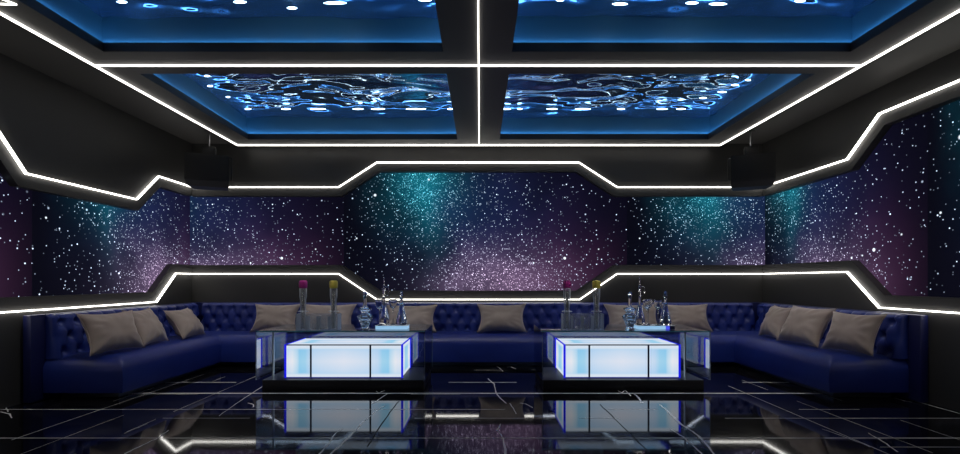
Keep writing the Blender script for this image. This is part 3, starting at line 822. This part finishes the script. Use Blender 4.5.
def lit_base(x0, x1, y0, y1, z0, label, violet):
    cx, cy = (x0+x1)/2, (y0+y1)/2
    r = empty('lit_drink_base', (cx, cy, z0), label=label, cat='display base', group='glowing acrylic bases under the decanters')
    h = .036; hx, hy = (x1-x0)/2, (y1-y0)/2
    if violet:
        boxo('lit_block', (-hx, -hy, .001), (hx*.5, hy, h), M['tray_lit'], r, .003)
        boxo('violet_light', (hx*.5+.001, -hy, .001), (hx*.72, hy, h), M['tray_violet'], r, .003)
        boxo('dark_end', (hx*.72+.001, -hy, .001), (hx, hy, h), M['frame'], r, .003)
    else:
        boxo('lit_block', (-hx, -hy, .001), (hx, hy, h), M['tray_lit'], r, .003)
    boxo('clear_plate', (-hx-.004, -hy-.004, h+.0005), (hx+.004, hy+.004, h+.004), M['acryl'], r)
    return r
Z0 = TT+.0008
for sd, (cxa, cxb, b1, b2, lx, tr0, tr1, tall, gobs, sq) in {
    'left': (-1.852, -1.43, -1.80, -1.49, -1.165, -1.068, -.745, -1.0, (-1.03, -.91), -.815),
    'right': (.836, 1.245, .885, 1.185, 1.52, 1.62, 1.99, 1.665, (1.71, 1.765, 1.825), 1.925)}.items():
    caddy(cxa, cxb, 4.82, 4.95, Z0, 'clear acrylic bottle holder standing on the %s glowing table' % sd)
    zc = Z0+.0045
    capped_bottle(b1, 4.885, 'magenta', 'slender glass bottle with magenta cap on the %s table' % sd, 'colour-capped bottles', zc)
    capped_bottle(b2, 4.885, 'yellow', 'slender glass bottle with yellow cap on the %s table' % sd, 'colour-capped bottles', zc)
    m = (cxa+cxb)/2
    for j, dx in enumerate((-.040, .040)):
        tumbler(m+dx, 4.885, zc, 'clear tumbler in the holder on the %s table, on the side of the %s-capped bottle' % (sd, ('magenta', 'yellow')[j]), 'tumblers between the capped bottles')
    lantern_decanter(lx, 4.865, Z0, 'lantern-shaped crystal decanter on the %s table beside the lit base' % sd)
    lit_base(tr0, tr1, 4.90, 5.06, Z0, 'glowing pale blue base under glassware on the %s table' % sd, sd == 'right')
    zt = Z0+.0415
    tall_decanter(tall+.0, 5.005, zt, 'tall clear decanter with very thin neck on the %s lit base' % sd)
    gl = ('nearest the tall decanter', 'between the tall and the knob-stoppered decanter' if len(gobs) == 2 else 'in the middle of the three', 'nearest the knob-stoppered decanter')
    for j, gx in enumerate(gobs):
        gy = (4.915, 5.03, 4.925)[j]
        if sd == 'left': gy = (4.913, 5.02)[j]
        goblet(gx+.0, gy, zt, 'clear wine glass on the %s lit base, %s' % (sd, gl[j]), 'wine glasses on the lit bases')
    squat_decanter(sq, 4.985, zt, 'clear flared decanter with knob stopper on the %s lit base' % sd)

# ------------------------------------------------------------------ speakers
def speaker(x, y, yaw, label):
    r = empty('hanging_loudspeaker', (x, y, 2.29), yaw, label=label, cat='loudspeaker', group='black loudspeakers hung from the ceiling corners')
    bm = nb()
    w, d, h = .25, .17, .40
    # tapered cabinet: bottom narrower in depth
    top = [(-w, -d), (w, -d), (w*.86, d), (-w*.86, d)]; bot = [(-w*.95, -d*.55), (w*.95, -d*.55), (w*.8, d), (-w*.8, d)]
    ring = []
    for z, q in ((0, bot), (.07, top), (h, top)): ring.append([bm.verts.new((a, b, z)) for a, b in q])
    for A, B in zip(ring, ring[1:]):
        for k in range(4): bm.faces.new((A[k], A[(k+1) % 4], B[(k+1) % 4], B[k]))
    bm.faces.new(ring[0]); bm.faces.new(ring[-1])
    bmesh.ops.bevel(bm, geom=bm.edges[:], offset=.008, segments=2, affect='EDGES')
    bmesh.ops.recalc_face_normals(bm, faces=bm.faces[:])
    obj('cabinet', bm, M['black'], r, smooth=30)
    boxo('grille', (-w+.02, -d-.008, .085), (w-.02, -d-.0005, h-.02), M['grille'], r, .004)
    bm = nb(); tube(bm, [(0, .02, h+.131), (0, .02, .7265)], .011, 12)
    obj('hanging_rod', bm, M['steel'], r, smooth=60)
    lathe_obj('ceiling_plate', [(0, .7275), (.055, .7275), (.055, .7355), (0, .7355)], M['black'], r, 24, 30, (0, .02, 0))
    bm = nb(); box(bm, (-w-.014, -.02, h*.3), (-w-.004, .04, h+.012)); box(bm, (w+.004, -.02, h*.3), (w+.014, .04, h+.012)); box(bm, (-w-.014, -.02, h+.003), (w+.014, .04, h+.012))
    obj('yoke_bracket', bm, M['black'], r)
    bm = nb(); box(bm, (-.075, -.05, h+.0125), (.075, .09, h+.13), .006); obj('mount_block', bm, M['black'], r, smooth=30)
    return r
speaker(-3.50, 6.20, math.radians(22), 'black loudspeaker hanging in the left rear ceiling corner')
speaker(3.50, 6.20, math.radians(-22), 'black loudspeaker hanging in the right rear ceiling corner')

# ------------------------------------------------------------------ added spot lamps without fixtures, brightening the seating and tables
def fill_spot(x, y, power, size, tgt, col=(1, .95, .9), ang=70):
    ld = bpy.data.lights.new('unseen_fill', 'SPOT'); ld.energy = power; ld.spot_size = math.radians(ang); ld.spot_blend = .8; ld.shadow_soft_size = size; ld.color = col
    o = bpy.data.objects.new('unseen_fill_light', ld); C.objects.link(o); o.location = (x, y, 2.93)
    o.rotation_euler = (Vector(tgt)-Vector((x, y, 2.93))).to_track_quat('-Z', 'Y').to_euler()
for x, y, p, t in ((-2.75, 4.22, 42, (-3.5, 4.8, .4)), (2.75, 4.22, 42, (3.5, 4.8, .4)), (-2.6, 5.0, 26, (-3.5, 5.9, .4)), (2.6, 5.0, 26, (3.5, 5.9, .4)),
                   (-2.3, 5.0, 28, (-2.3, 6.3, .4)), (-.9, 5.0, 24, (-.9, 6.3, .4)), (.3, 5.0, 26, (.3, 6.3, .4)), (2.2, 5.0, 28, (2.3, 6.3, .4)),
                   (-1.5, 4.0, 40, (-1.4, 4.95, .7)), (1.5, 4.0, 40, (1.4, 4.95, .7))):
    fill_spot(x, y, p, .06, t)

# ------------------------------------------------------------------ world, camera, colour
w = bpy.data.worlds.new('World'); sc.world = w; w.use_nodes = True
w.node_tree.nodes['Background'].inputs[0].default_value = (.02, .025, .04, 1)
w.node_tree.nodes['Background'].inputs[1].default_value = .3
cam = bpy.data.cameras.new('camera'); co = bpy.data.objects.new('camera', cam); C.objects.link(co)
co.location = (0, 0, H); co.rotation_euler = (PI/2, 0, 0)
cam.sensor_width = 36; cam.sensor_fit = 'HORIZONTAL'; cam.lens = 18
cam.shift_y = 53/960; cam.clip_start = .05; cam.clip_end = 60
sc.camera = co
sc.view_settings.view_transform = 'Standard'; sc.view_settings.look = 'None'
sc.view_settings.exposure = 0; sc.view_settings.gamma = 1; sc.view_settings.use_curve_mapping = False
cy = sc.cycles
cy.use_denoising = True; cy.max_bounces = 10; cy.transparent_max_bounces = 24; cy.glossy_bounces = 6; cy.diffuse_bounces = 3
cy.caustics_reflective = False; cy.caustics_refractive = False; cy.sample_clamp_indirect = 6
